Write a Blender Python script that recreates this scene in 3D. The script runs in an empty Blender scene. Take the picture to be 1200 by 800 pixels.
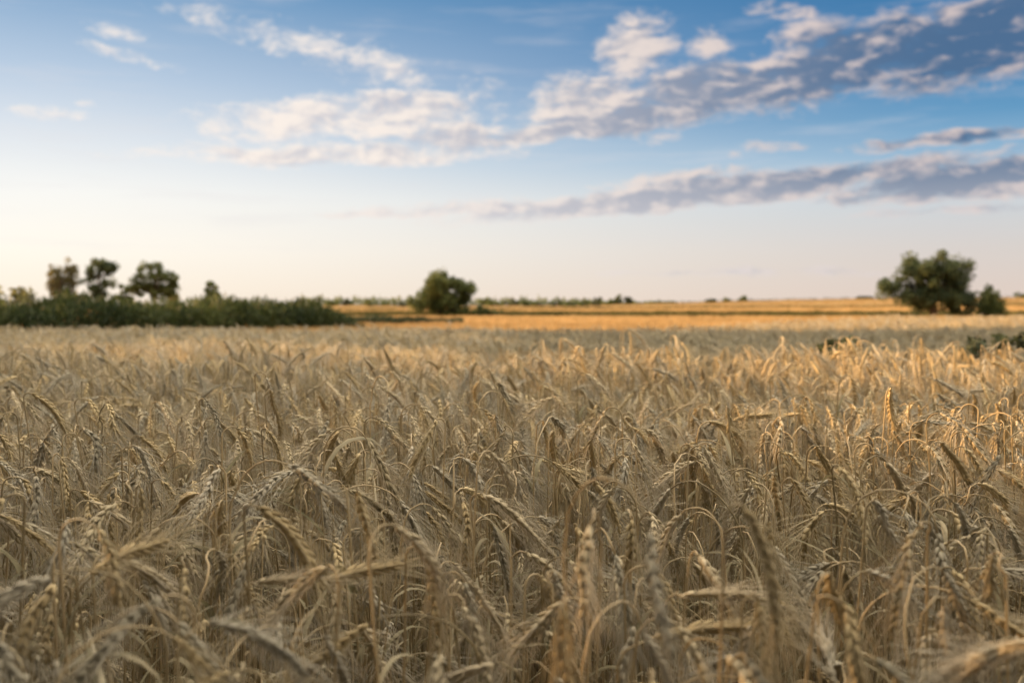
import bpy, math, random
import numpy as np
from mathutils import Vector

R = math.radians
C = bpy.context.scene.collection
sc = bpy.context.scene
F = 1167.0                       # focal length of the photograph in its own 1200 px width
PITCH = R(2.1)
EYE = 1.505

# ------------------------------------------------------------------ camera
cam = bpy.data.cameras.new('camera')
cam.sensor_width = 36.0
cam.lens = 35.0
cam.clip_start = 0.05
cam.clip_end = 20000
cam.dof.use_dof = True
cam.dof.focus_distance = 2.4
cam.dof.aperture_fstop = 3.0
camo = bpy.data.objects.new('camera', cam)
C.objects.link(camo)
camo.location = (0, 0, EYE)
camo.rotation_euler = (R(90) - PITCH, 0, 0)
sc.camera = camo

# ------------------------------------------------------------------ sun and exposure
SUN_EL, SUN_AZ = 11.0, -75.0      # degrees; azimuth from the viewing direction (+Y), negative = to the left
sdir = Vector((math.sin(R(SUN_AZ)) * math.cos(R(SUN_EL)), math.cos(R(SUN_AZ)) * math.cos(R(SUN_EL)), math.sin(R(SUN_EL))))
sl = bpy.data.lights.new('sun', 'SUN')
sl.energy = 5.0
sl.angle = R(0.6)
sl.color = (1.0, 0.62, 0.30)
so = bpy.data.objects.new('sun', sl)
C.objects.link(so)
so.rotation_euler = sdir.to_track_quat('Z', 'Y').to_euler()
so.location = (-20, 5, 30)

sc.view_settings.view_transform = 'Standard'
sc.view_settings.look = 'None'
sc.view_settings.exposure = 1.3
sc.view_settings.gamma = 1.0
sc.view_settings.use_curve_mapping = False
sc.render.engine = 'CYCLES'
cy = sc.cycles
cy.use_denoising = True
cy.max_bounces = 3
cy.diffuse_bounces = 1
cy.glossy_bounces = 2
cy.transmission_bounces = 2
cy.transparent_max_bounces = 6
cy.caustics_reflective = False
cy.caustics_refractive = False

# ------------------------------------------------------------------ world: sky and clouds
W = bpy.data.worlds.new('World')
sc.world = W
W.use_nodes = True
nt = W.node_tree
nt.nodes.clear()


class NB:
    """small expression builder over a node tree"""
    def __init__(s, nt):
        s.nt = nt

    def n(s, t, **kw):
        nd = s.nt.nodes.new(t)
        for k, v in kw.items():
            setattr(nd, k, v)
        return nd

    def put(s, sock, v):
        if isinstance(v, bpy.types.NodeSocket):
            s.nt.links.new(v, sock)
        else:
            sock.default_value = v

    def m(s, op, a, b=None, c=None, clamp=False):
        nd = s.n('ShaderNodeMath', operation=op, use_clamp=clamp)
        for i, v in enumerate((a, b, c)):
            if v is not None:
                s.put(nd.inputs[i], v)
        return nd.outputs[0]

    def mapr(s, v, a, b, c=0.0, d=1.0, smooth=True):
        nd = s.n('ShaderNodeMapRange', interpolation_type='SMOOTHSTEP' if smooth else 'LINEAR')
        for i, x in zip(range(5), (v, a, b, c, d)):
            s.put(nd.inputs[i], x)
        return nd.outputs[0]

    def mix(s, f, a, b, blend='MIX'):
        nd = s.n('ShaderNodeMix', data_type='RGBA', blend_type=blend)
        s.put(nd.inputs[0], f)
        for i, v in ((6, a), (7, b)):
            if not isinstance(v, bpy.types.NodeSocket) and len(v) == 3:
                v = (*v, 1)
            s.put(nd.inputs[i], v)
        return nd.outputs[2]

    def vec(s, x, y, z):
        nd = s.n('ShaderNodeCombineXYZ')
        for i, v in enumerate((x, y, z)):
            s.put(nd.inputs[i], v)
        return nd.outputs[0]

    def noise(s, v, scale, detail=5, rough=0.55, dist=0.0, lac=2.0):
        nd = s.n('ShaderNodeTexNoise')
        s.put(nd.inputs['Vector'], v)
        nd.inputs['Scale'].default_value = scale
        nd.inputs['Detail'].default_value = detail
        nd.inputs['Roughness'].default_value = rough
        nd.inputs['Lacunarity'].default_value = lac
        nd.inputs['Distortion'].default_value = dist
        return nd.outputs['Fac']

    def ramp(s, f, stops, interp='LINEAR'):
        nd = s.n('ShaderNodeValToRGB')
        cr = nd.color_ramp
        cr.interpolation = interp
        while len(cr.elements) < len(stops):
            cr.elements.new(0.5)
        for e, (p, col) in zip(cr.elements, stops):
            e.position = p
            e.color = (*col, 1) if len(col) == 3 else col
        s.put(nd.inputs[0], f)
        return nd.outputs[0]


def sky_dir(px, py):
    """a point of the sky, in degrees of azimuth and elevation"""
    u, v = (px - 600) / F, (400 - py) / F
    y = math.cos(PITCH) + math.sin(PITCH) * v
    z = -math.sin(PITCH) + math.cos(PITCH) * v
    return math.degrees(math.atan2(u, y)), math.degrees(math.atan2(z, math.hypot(u, y)))


def build_world():
    b = NB(nt)
    tc = b.n('ShaderNodeTexCoord')
    sep = b.n('ShaderNodeSeparateXYZ')
    nt.links.new(tc.outputs['Generated'], sep.inputs[0])
    X, Y, Z = sep.outputs
    az = b.m('MULTIPLY', b.m('ARCTAN2', X, Y), 180 / math.pi)
    el = b.m('MULTIPLY', b.m('ARCSINE', Z), 180 / math.pi)
    sky = b.n('ShaderNodeTexSky', sky_type='NISHITA')
    sky.sun_disc = False
    sky.sun_elevation = R(SUN_EL)
    sky.sun_rotation = R(SUN_AZ)
    sky.altitude = 100
    sky.air_density = 1.0
    sky.dust_density = 1.2
    sky.ozone_density = 3.0
    base = sky.outputs[0]
    # air: paler and warmer towards the sun and the horizon, a clean deep blue away from it
    hor = b.ramp(b.mapr(el, 0, 40, smooth=False), SKY_EL)
    right = b.mapr(az, -28, 30)
    tint = b.mix(right, hor, b.ramp(b.mapr(el, 0, 40, smooth=False), SKY_ER))
    front = b.mapr(b.m('ABSOLUTE', az), 60, 110, 1.0, 0.0)
    col = b.mix(b.m('MULTIPLY', front, SKY_MIX), base, tint)

    # ---- clouds, laid out on the sky by azimuth and elevation
    warp = b.vec(b.m('MULTIPLY', az, 0.16), b.m('MULTIPLY', el, 0.34), 3.7)
    w1 = b.m('SUBTRACT', b.noise(warp, 1.3, 3), 0.5)
    w2 = b.m('SUBTRACT', b.noise(b.vec(b.m('MULTIPLY', az, 0.16), b.m('MULTIPLY', el, 0.34), 9.1), 1.6, 3), 0.5)
    ax = b.m('ADD', az, b.m('MULTIPLY', w1, 2.2))
    ey = b.m('ADD', el, b.m('MULTIPLY', w2, 1.3))

    def fbm(da, de, sc_, det=6, rough=0.56):
        return b.noise(b.vec(b.m('MULTIPLY', b.m('ADD', ax, da), 0.115), b.m('MULTIPLY', b.m('ADD', ey, de), 0.25), 1.3), sc_, det, rough)
    n0 = fbm(0, 0, 4.2, 6, 0.55)
    s0 = fbm(0, 0, 4.2, 4, 0.5)
    s1 = fbm(-0.45, 0.32, 4.2, 4, 0.5)          # the same, a little towards the sun
    ndet = fbm(4, 7, 15, 5, 0.6)

    total = None
    dark = None
    wv = b.vec(ax, ey, 0.0)
    for (px, py, hx, hy, tilt, wgt, dk) in CLOUDS:
        a0, e0 = sky_dir(px, py)
        mp = b.n('ShaderNodeMapping', vector_type='TEXTURE')
        nt.links.new(wv, mp.inputs[0])
        mp.inputs['Location'].default_value = (a0, e0, 0)
        mp.inputs['Rotation'].default_value = (0, 0, tilt)
        mp.inputs['Scale'].default_value = (hx / F * 57.3 * math.cos(R(a0)) ** 2, hy / F * 57.3, 1)
        dt = b.n('ShaderNodeVectorMath', operation='DOT_PRODUCT')
        nt.links.new(mp.outputs[0], dt.inputs[0])
        nt.links.new(mp.outputs[0], dt.inputs[1])
        mk = b.m('MULTIPLY_ADD', dt.outputs['Value'], -0.8 * wgt, wgt)
        total = mk if total is None else b.m('MAXIMUM', total, mk)
        if dk > 0.15:
            dv = b.m('MULTIPLY', mk, dk)
            dark = dv if dark is None else b.m('MAXIMUM', dark, dv)
    total = b.m('MAXIMUM', total, -0.5)
    dark = b.m('MAXIMUM', dark, 0.0)
    dens = b.m('ADD', total, b.m('ADD', b.m('MULTIPLY', b.m('SUBTRACT', n0, 0.5), 1.9), b.m('MULTIPLY', b.m('SUBTRACT', ndet, 0.5), 0.95)))
    D = b.mapr(dens, 0.0, 0.98)
    D = b.m('MULTIPLY', D, b.mapr(total, -0.35, 0.15))
    relief = b.m('ADD', b.m('MULTIPLY', b.m('SUBTRACT', s0, s1), 2.5), b.m('MULTIPLY', b.m('SUBTRACT', ndet, 0.5), 0.55))
    thin = b.mapr(dens, 0.9, 0.2, 0.0, 0.22)
    lit = b.m('ADD', thin, b.m('SUBTRACT', b.m('ADD', 0.70, relief), b.m('MULTIPLY', dark, 0.66)))
    lit = b.mapr(lit, 0.0, 1.0)
    rt = b.mapr(az, -12, 24)
    c_lit = b.mix(rt, (0.93, 0.83, 0.75), (0.66, 0.55, 0.52))
    c_dk = b.mix(rt, (0.58, 0.56, 0.60), (0.075, 0.145, 0.265))
    ccol = b.mix(lit, c_dk, c_lit)
    # low clouds fade into the pale air
    ccol = b.mix(b.mapr(el, 3.0, 9.0, 0.55, 0.0), ccol, (0.72, 0.68, 0.68))
    # faint veils
    veil = b.noise(b.vec(b.m('MULTIPLY', az, 0.035), b.m('MULTIPLY', el, 0.30), 5.0), 3.0, 5, 0.6)
    vm = b.m('MULTIPLY', b.mapr(veil, 0.48, 0.75), b.m('MULTIPLY', b.mapr(el, 1.0, 4.0), 0.22))
    ccs = b.mix(1.0, ccol, (8.7, 8.7, 8.7), 'MULTIPLY')
    col = b.mix(vm, col, (6.3, 6.0, 6.1))
    col = b.mix(b.m('MULTIPLY', D, 0.93), col, ccs)
    # unseen sky: broken bright cloud added overhead to lift the crop, dim behind
    high = b.mapr(el, 24, 44)
    behind = b.m('MULTIPLY', b.mapr(b.m('ABSOLUTE', az), 60, 110), b.mapr(el, -2, 6))
    cov = b.mapr(b.noise(tc.outputs['Generated'], 3.0, 5, 0.55), 0.30, 0.58)
    col = b.mix(behind, col, (2.8, 3.2, 3.8))
    col = b.mix(high, col, b.mix(cov, (5.5, 6.0, 6.7), DOME))
    bg = b.n('ShaderNodeBackground')
    bg.inputs['Strength'].default_value = 0.05
    nt.links.new(col, bg.inputs[0])
    out = b.n('ShaderNodeOutputWorld')
    nt.links.new(bg.outputs[0], out.inputs[0])


def k10(*stops):
    return [(p / 40.0, tuple(c * 8.7 for c in col)) for p, col in stops]


# radiance of the clear air in front of the camera, sun side and far side, by elevation in degrees
SKY_EL = k10((0, (1.0, 0.87, 0.72)), (3, (1.02, 0.95, 0.85)), (6, (0.95, 0.93, 0.89)), (9, (0.74, 0.78, 0.83)), (12, (0.49, 0.60, 0.74)), (17, (0.165, 0.335, 0.55)), (40, (0.07, 0.18, 0.40)))
SKY_ER = k10((0, (0.76, 0.62, 0.54)), (3, (0.69, 0.63, 0.60)), (5.5, (0.60, 0.64, 0.68)), (8, (0.27, 0.45, 0.63)), (10, (0.115, 0.31, 0.53)), (13, (0.043, 0.20, 0.43)), (18, (0.027, 0.155, 0.36)), (40, (0.03, 0.12, 0.30)))
SKY_MIX = 0.9
DOME = (33.0, 30.0, 25.3)
# centre x, y, half width, half height (photograph px), tilt, weight, darkness
CLOUDS = [
    (400, 137, 190, 28, 0.08, 0.86, 0.05), (470, 128, 90, 26, 0.0, 0.9, 0.3), (385, 181, 225, 15, 0.03, 0.85, 0.35), (540, 160, 75, 24, 0.0, 0.85, 0.6),
    (385, 62, 175, 22, -0.20, 0.42, 0.0), (480, 85, 60, 11, -0.1, 0.4, 0.0),
    (140, 37, 34, 9, -0.1, 0.42, 0.0), (155, 68, 60, 8, -0.15, 0.40, 0.0), (60, 134, 46, 7, 0.0, 0.48, 0.0), (98, 122, 13, 5, 0, 0.4, 0.0),
    (695, 122, 78, 40, 0.0, 1.05, 0.25), (745, 55, 48, 40, 0.5, 0.95, 0.05), (740, 140, 130, 22, 0.08, 1.1, 0.65),
    (840, 105, 130, 36, 0.14, 1.15, 0.75), (985, 75, 150, 38, 0.26, 1.2, 0.85), (1150, 45, 150, 48, 0.22, 1.3, 1.0),
    (833, 50, 30, 16, 0, 0.85, 0.1), (905, 9, 34, 9, 0, 0.8, 0.1), (935, 17, 30, 9, 0, 0.75, 0.1), (950, 48, 55, 22, 0.2, 0.8, 0.1),
    (770, 160, 25, 12, 0, 0.6, 0.1), (900, 172, 40, 8, 0, 0.7, 0.15), (865, 184, 12, 5, 0, 0.6, 0.15),
    (1115, 164, 130, 9, 0.04, 0.95, 0.60),
    (830, 226, 335, 17, 0.09, 1.4, 0.5), (480, 250, 120, 6, 0.03, 0.9, 0.3), (625, 160, 75, 13, 0.12, 1.0, 0.4), (690, 152, 90, 14, 0.1, 1.1, 0.6), (1130, 213, 190, 22, 0.07, 1.3, 0.75), (570, 243, 190, 11, 0.05, 0.95, 0.35), (790, 212, 110, 12, 0.08, 0.8, 0.1),
    (870, 320, 190, 7, 0.0, 0.55, 0.5), (1120, 248, 130, 7, 0.03, 0.6, 0.6),
]
build_world()
W.cycles.sampling_method = 'MANUAL'
W.cycles.sample_map_resolution = 128

# ------------------------------------------------------------------ materials


def mat(name, base, rough=0.7, var=0.25, nscale=8.0, transl=0.0, rand=0.3, spec=0.25, attr=None, base2=None, coord='Object', base1=None):
    m = bpy.data.materials.new(name)
    m.use_nodes = True
    t = m.node_tree
    t.nodes.clear()
    b = NB(t)
    tc = b.n('ShaderNodeTexCoord')
    if coord == 'World':
        geo = b.n('ShaderNodeNewGeometry')
        mpn = b.n('ShaderNodeMapping')
        mpn.inputs['Scale'].default_value = (0.5, 1.0, 1.0)
        t.links.new(geo.outputs['Position'], mpn.inputs[0])
        nz = b.noise(mpn.outputs[0], nscale, 4, 0.6)
    else:
        nz = b.noise(tc.outputs[coord], nscale, 4, 0.6)
    oi = b.n('ShaderNodeObjectInfo')
    f = b.m('ADD', b.m('MULTIPLY', b.m('SUBTRACT', nz, 0.5), 2 * var), b.m('MULTIPLY', b.m('SUBTRACT', oi.outputs['Random'], 0.5), 2 * rand))
    if attr:
        at = b.n('ShaderNodeAttribute', attribute_name=attr)
        f = b.m('ADD', f, b.m('MULTIPLY', b.m('SUBTRACT', at.outputs['Fac'], 0.5), 1.0))
    f = b.m('ADD', f, 0.5, clamp=True)
    lo = base1 if base1 else tuple(c * 0.62 for c in base)
    hi = base2 if base2 else tuple(min(1, c * 1.35) for c in base)
    col = b.mix(f, lo, hi)
    p = b.n('ShaderNodeBsdfPrincipled')
    t.links.new(col, p.inputs['Base Color'])
    p.inputs['Roughness'].default_value = rough
    p.inputs['Specular IOR Level'].default_value = spec
    o = b.n('ShaderNodeOutputMaterial')
    sh = p.outputs[0]
    if transl > 0:
        tr = b.n('ShaderNodeBsdfTranslucent')
        t.links.new(col, tr.inputs[0])
        mx = b.n('ShaderNodeMixShader')
        mx.inputs[0].default_value = transl
        t.links.new(sh, mx.inputs[1])
        t.links.new(tr.outputs[0], mx.inputs[2])
        sh = mx.outputs[0]
    t.links.new(sh, o.inputs[0])
    return m


M_STEM = mat('straw_stem', (0.40, 0.31, 0.15), 0.55, 0.3, 9, 0.0, 0.45, 0.35, base1=(0.22, 0.165, 0.075), base2=(0.55, 0.405, 0.22))
M_LEAF = mat('dry_leaf', (0.42, 0.34, 0.2), 0.75, 0.4, 20, 0.35, 0.5, 0.2, base1=(0.20, 0.175, 0.09), base2=(0.56, 0.47, 0.30))
M_EAR = [mat('ear_straw', (0.52, 0.42, 0.25), 0.65, 0.3, 60, 0.08, 0.3, 0.25, base1=(0.38, 0.30, 0.165), base2=(0.70, 0.565, 0.36)),
         mat('ear_gold', (0.51, 0.38, 0.19), 0.65, 0.3, 60, 0.08, 0.3, 0.25, base1=(0.38, 0.275, 0.13), base2=(0.69, 0.53, 0.285)),
         mat('ear_grey', (0.44, 0.38, 0.26), 0.7, 0.3, 60, 0.08, 0.3, 0.2, base1=(0.29, 0.25, 0.165), base2=(0.60, 0.515, 0.37))]
M_AWN = [mat('awn_straw', (0.66, 0.55, 0.38), 0.6, 0.1, 20, 0.3, 0.2, 0.3),
         mat('awn_gold', (0.63, 0.51, 0.31), 0.6, 0.1, 20, 0.3, 0.2, 0.3),
         mat('awn_grey', (0.57, 0.50, 0.37), 0.6, 0.1, 20, 0.3, 0.2, 0.3)]
TONE = ['pale straw', 'golden', 'greyish tan']

# ------------------------------------------------------------------ small helpers


def mesh_obj(name, V, Fc, mats, midx=None, parent=None, smooth=True, attrs=None, link=True):
    me = bpy.data.meshes.new(name)
    V = np.asarray(V, dtype=np.float32)
    me.vertices.add(len(V))
    me.vertices.foreach_set('co', V.ravel())
    if len(Fc):
        sizes = np.fromiter((len(f) for f in Fc), dtype=np.int32, count=len(Fc))
        flat = np.fromiter((i for f in Fc for i in f), dtype=np.int32, count=int(sizes.sum()))
        starts = np.concatenate(([0], np.cumsum(sizes)[:-1])).astype(np.int32)
        me.loops.add(len(flat))
        me.loops.foreach_set('vertex_index', flat)
        me.polygons.add(len(Fc))
        me.polygons.foreach_set('loop_start', starts)
        if midx is not None:
            me.polygons.foreach_set('material_index', np.asarray(midx, dtype=np.int32))
        me.polygons.foreach_set('use_smooth', np.full(len(Fc), smooth, dtype=bool))
    for mm in (mats if isinstance(mats, list) else [mats]):
        me.materials.append(mm)
    if attrs:
        for an, (dom, typ, arr) in attrs.items():
            a = me.attributes.new(an, typ, dom)
            a.data.foreach_set('vector' if typ == 'FLOAT_VECTOR' else 'value', np.asarray(arr, dtype=np.int32 if typ == 'INT' else np.float32).ravel())
    me.update(calc_edges=True)
    me.validate()
    o = bpy.data.objects.new(name, me)
    if link:
        C.objects.link(o)
    if parent:
        o.parent = parent
    return o


def tag(o, label=None, cat=None, group=None, kind=None):
    for k, v in (('label', label), ('category', cat), ('group', group), ('kind', kind)):
        if v:
            o[k] = v
    return o


def empty(name, loc, rz=0.0):
    o = bpy.data.objects.new(name, None)
    o.empty_display_size = 0.1
    o.location = loc
    o.rotation_euler = (0, 0, rz)
    C.objects.link(o)
    return o


class MB:
    def __init__(s):
        s.V, s.F, s.m, s.n, s.tone = [], [], [], 0, []

    def add(s, V, Fc, mi=0, tone=None):
        s.V.append(np.asarray(V, dtype=np.float64))
        s.F.extend([tuple(i + s.n for i in f) for f in Fc])
        s.m.extend([mi] * len(Fc))
        s.n += len(V)

    def verts(s):
        return np.concatenate(s.V) if s.V else np.zeros((0, 3))

    def tube(s, P, rad, sides=5, mi=0, cap=True):
        P = np.asarray(P, dtype=np.float64)
        n = len(P)
        rad = np.broadcast_to(np.asarray(rad, dtype=np.float64), (n,))
        T = np.gradient(P, axis=0)
        T /= np.linalg.norm(T, axis=1)[:, None] + 1e-12
        ref = np.array([0.0, 1.0, 0.0]) if abs(T[0][1]) < 0.9 else np.array([1.0, 0, 0])
        N = np.cross(T, ref)
        N /= np.linalg.norm(N, axis=1)[:, None] + 1e-12
        B = np.cross(T, N)
        a = np.arange(sides) / sides * 2 * math.pi
        V = P[:, None, :] + rad[:, None, None] * (np.cos(a)[None, :, None] * N[:, None, :] + np.sin(a)[None, :, None] * B[:, None, :])
        Fc = []
        for i in range(n - 1):
            for k in range(sides):
                k2 = (k + 1) % sides
                Fc.append((i * sides + k, i * sides + k2, (i + 1) * sides + k2, (i + 1) * sides + k))
        if cap:
            Fc.append(tuple((n - 1) * sides + k for k in range(sides)))
            Fc.append(tuple(sides - 1 - k for k in range(sides)))
        s.add(V.reshape(-1, 3), Fc, mi)


# ------------------------------------------------------------------ ground

def sst(a, b, x):
    t = np.clip((x - a) / (b - a), 0, 1)
    return t * t * (3 - 2 * t)


def gz(x, y):
    x = np.asarray(x, dtype=np.float64)
    y = np.asarray(y, dtype=np.float64)
    hill = 4.0 * sst(125, 430, y) * sst(-40, 190, x) + 0.9 * sst(150, 420, y) * sst(60, -80, x)
    fall = -6.0 * sst(450, 1100, y)
    swell = 0.22 * sst(16, 30, y) * sst(60, 36, y) * sst(3, 13, x)
    roll = 0.03 * np.sin(x * 0.9 + 1.3) * np.cos(y * 0.7)
    return hill + fall + swell + roll * sst(60, 30, y)


def build_ground():
    ys = np.concatenate((np.linspace(-60, 0, 13)[:-1], np.linspace(0, 20, 41)[:-1], np.linspace(20, 60, 27)[:-1], np.linspace(60, 500, 60)[:-1], np.geomspace(500, 9000, 16)))
    xs0 = np.concatenate((-np.geomspace(6, 6000, 40)[::-1], np.linspace(-5.5, 5.5, 23), np.geomspace(6, 6000, 40)))
    X, Y = np.meshgrid(xs0, ys)
    V = np.stack((X, Y, gz(X, Y)), axis=-1).reshape(-1, 3)
    nx, ny = len(xs0), len(ys)
    Fc = [(j * nx + i, j * nx + i + 1, (j + 1) * nx + i + 1, (j + 1) * nx + i) for j in range(ny - 1) for i in range(nx - 1)]
    m = bpy.data.materials.new('field_soil')
    m.use_nodes = True
    t = m.node_tree
    t.nodes.clear()
    b = NB(t)
    g = b.n('ShaderNodeNewGeometry')
    s3 = b.n('ShaderNodeSeparateXYZ')
    t.links.new(g.outputs['Position'], s3.inputs[0])
    x, y, z = s3.outputs
    n1 = b.noise(g.outputs['Position'], 6.0, 6, 0.65)
    n2 = b.noise(g.outputs['Position'], 0.12, 4, 0.6)
    soil = b.mix(n1, (0.025, 0.017, 0.010), (0.10, 0.066, 0.035))
    stub = b.mix(b.mapr(b.m('ADD', b.m('MULTIPLY', n1, 0.5), b.m('MULTIPLY', n2, 0.5)), 0.3, 0.7), (0.30, 0.17, 0.05), (0.50, 0.31, 0.10))
    col = b.mix(b.mapr(b.m('ADD', y, b.m('MULTIPLY', n2, 8)), 48, 60), soil, stub)
    p = b.n('ShaderNodeBsdfPrincipled')
    t.links.new(col, p.inputs['Base Color'])
    p.inputs['Roughness'].default_value = 0.95
    p.inputs['Specular IOR Level'].default_value = 0.1
    bp = b.n('ShaderNodeBump')
    bp.inputs['Strength'].default_value = 0.6
    bp.inputs['Distance'].default_value = 0.05
    t.links.new(n1, bp.inputs['Height'])
    t.links.new(bp.outputs[0], p.inputs['Normal'])
    o = b.n('ShaderNodeOutputMaterial')
    t.links.new(p.outputs[0], o.inputs[0])
    tag(mesh_obj('ground', V, Fc, m, smooth=True), 'bare brown soil and harvested straw fields rising gently to the horizon', kind='structure')


build_ground()

# ------------------------------------------------------------------ one grain stalk
H0 = 1.12
EARL = 0.132


def stalk_curve(rng, droop, H, neck_len=0.2, bias=0.7, kink=None, earl=EARL):
    """centre line in the XZ plane; returns stem points, ear points, ear tangents; the highest point at H"""
    lean = rng.uniform(-3, 3)
    th, seg = [], []
    Ls = H - 0.2 if kink is None else kink * H
    for i in range(5):
        th.append(lean * (i + 1) / 5)
        seg.append(Ls / 5)
    nn = 9
    th0 = droop * bias
    for i in range(nn):
        f = (i + 1) / nn
        th.append(lean + (th0 - lean) * f ** 1.35)
        seg.append(neck_len / nn)
    ne = 10
    for i in range(ne):
        th.append(th0 + (droop - th0) * ((i + 1) / ne) ** 0.62)
        seg.append(earl / ne)
    th = np.radians(np.array(th))
    seg = np.array(seg)
    wob = np.cumsum(rng.normal(0, 0.0028, len(th)))
    th[5:] += np.cumsum(rng.normal(0, R(2.2), len(th) - 5))
    P = np.zeros((len(th) + 1, 3))
    P[1:, 0] = np.cumsum(np.sin(th) * seg)
    P[1:, 2] = np.cumsum(np.cos(th) * seg)
    P[1:, 1] = wob
    dz = (H if kink is None else kink * H + 0.03) - P[:, 2].max()
    P[1:, 2] += dz
    k = 5 + nn
    return P[:k + 1], P[k:]


def grain_mesh(sides=6):
    prof = [(0.0, 0.25), (0.22, 0.85), (0.5, 1.0), (0.78, 0.6), (1.0, 0.08)]
    V, Fc = [], []
    for (a, r) in prof:
        for k in range(sides):
            w = 2 * math.pi * k / sides
            V.append((a, r * math.cos(w), r * math.sin(w)))
    for i in range(len(prof) - 1):
        for k in range(sides):
            k2 = (k + 1) % sides
            Fc.append((i * sides + k, i * sides + k2, (i + 1) * sides + k2, (i + 1) * sides + k))
    Fc.append(tuple(range((len(prof) - 1) * sides, len(prof) * sides)))
    return np.array(V), Fc


GV, GF = grain_mesh()


def build_stalk(rng, droop, H=H0, awn_len=0.055, nleaf=1, spread=1.0, kink=None):
    nk = rng.uniform(0.02, 0.075) if rng.uniform() < 0.88 else rng.uniform(0.12, 0.22)
    if kink:
        nk = rng.uniform(0.2, 0.3)
    earl = EARL * rng.uniform(0.72, 1.18)
    stemP, earP = stalk_curve(rng, droop, H, nk, rng.uniform(0.58, 0.96), kink, earl)
    stem, ear, awn = MB(), MB(), MB()
    leaves = []
    n = len(stemP)
    stem.tube(stemP, np.linspace(0.0021, 0.0013, n), 5)
    # a leaf node: slight swelling
    T = np.gradient(earP, axis=0)
    T /= np.linalg.norm(T, axis=1)[:, None]
    B0 = np.array([0.0, 1.0, 0.0])
    nodes = int(round(19 * earl / EARL))
    fat = rng.uniform(0.85, 1.18)
    roll0 = rng.uniform(0, math.pi)
    ear.tube(earP, np.linspace(0.0015, 0.0008, len(earP)), 4)
    for i in range(nodes + 1):
        f = i / nodes * 0.93
        q = f * (len(earP) - 1)
        j = min(int(q), len(earP) - 2)
        p = earP[j] + (earP[j + 1] - earP[j]) * (q - j)
        t = T[j] + (T[j + 1] - T[j]) * (q - j)
        t /= np.linalg.norm(t)
        N0 = np.cross(B0, t)
        N0 /= np.linalg.norm(N0)
        B1 = np.cross(t, N0)
        size = fat * (0.75 + 0.45 * math.sin(math.pi * min(1, 0.12 + f * 0.95)))
        angs = [-42, 42] if i < nodes else [0]
        for s in angs:
            if rng.uniform() < 0.05:
                continue
            a = roll0 + (i % 2) * math.pi + math.radians(s + rng.uniform(-8, 8))
            rd = math.cos(a) * N0 + math.sin(a) * B1
            sp = math.radians(rng.uniform(13, 24)) * (1 if i < nodes else 0.2)
            ax = t * math.cos(sp) + rd * math.sin(sp)
            sd = np.cross(ax, rd)
            sd /= np.linalg.norm(sd)
            up = np.cross(sd, ax)
            L = 0.0155 * size * rng.uniform(0.92, 1.1)
            base = p + rd * 0.0014
            V = base + GV[:, :1] * L * ax + GV[:, 1:2] * 0.0034 * size * sd + GV[:, 2:3] * 0.0027 * size * up
            ear.add(V, GF)
            tip = base + ax * L * 0.97
            for rep in range(2 if rng.uniform() < 0.6 else 1):
                sa = math.radians(rng.uniform(4, 30)) * spread
                aa = a + rng.uniform(-0.5, 0.5)
                rr = math.cos(aa) * N0 + math.sin(aa) * B1
                d = t * math.cos(sa) + rr * math.sin(sa)
                al = awn_len * rng.uniform(0.75, 1.2) * (1.0 - 0.25 * f)
                g = np.array([0, 0, -1.0])
                m1 = tip + d * al * 0.5 + rr * 0.0012
                e1 = tip + d * al + g * al * rng.uniform(0.0, 0.18) + rng.normal(0, 0.0025, 3)
                awn.tube([tip, m1, e1], [0.00052, 0.00042, 0.0002], 3, cap=False)
    # dried leaves
    for q in range(nleaf):
        hz = rng.uniform(0.42, 0.92) * H
        j = np.searchsorted(stemP[:6, 2], hz)
        j = min(max(j, 1), 5)
        f = (hz - stemP[j - 1, 2]) / max(1e-6, stemP[j, 2] - stemP[j - 1, 2])
        p = stemP[j - 1] + (stemP[j] - stemP[j - 1]) * min(1, max(0, f))
        a = rng.uniform(0, 2 * math.pi)
        L = rng.uniform(0.10, 0.2)
        w = rng.uniform(0.003, 0.0055)
        th = math.radians(rng.uniform(12, 35))
        dth = math.radians(rng.uniform(60, 150)) / 7
        h = np.array([math.cos(a), math.sin(a), 0])
        sd = np.array([-math.sin(a), math.cos(a), 0])
        tw = rng.uniform(-0.35, 0.35)
        pts = []
        cp = p.copy()
        for i in range(8):
            ww = w * (1 - (i / 7.0) ** 1.7) + 0.0004
            dr = h * math.sin(th) + np.array([0, 0, math.cos(th)])
            nrm = np.cross(dr, sd)
            s2 = sd * math.cos(tw * i) + nrm * math.sin(tw * i)
            n2 = np.cross(dr, s2)
            pts += [cp - s2 * ww, cp + n2 * ww * 0.45, cp + s2 * ww]
            cp = cp + dr * L / 7
            th += dth * rng.uniform(0.6, 1.4)
        Fc = []
        for i in range(7):
            Fc += [(3 * i, 3 * i + 1, 3 * i + 4, 3 * i + 3), (3 * i + 1, 3 * i + 2, 3 * i + 5, 3 * i + 4)]
        leaf = MB()
        leaf.add(pts, Fc)
        leaves.append(leaf)
    return dict(stem=stem, ear=ear, awns=awn, leaves=leaves, earP=earP, droop=droop)


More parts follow.
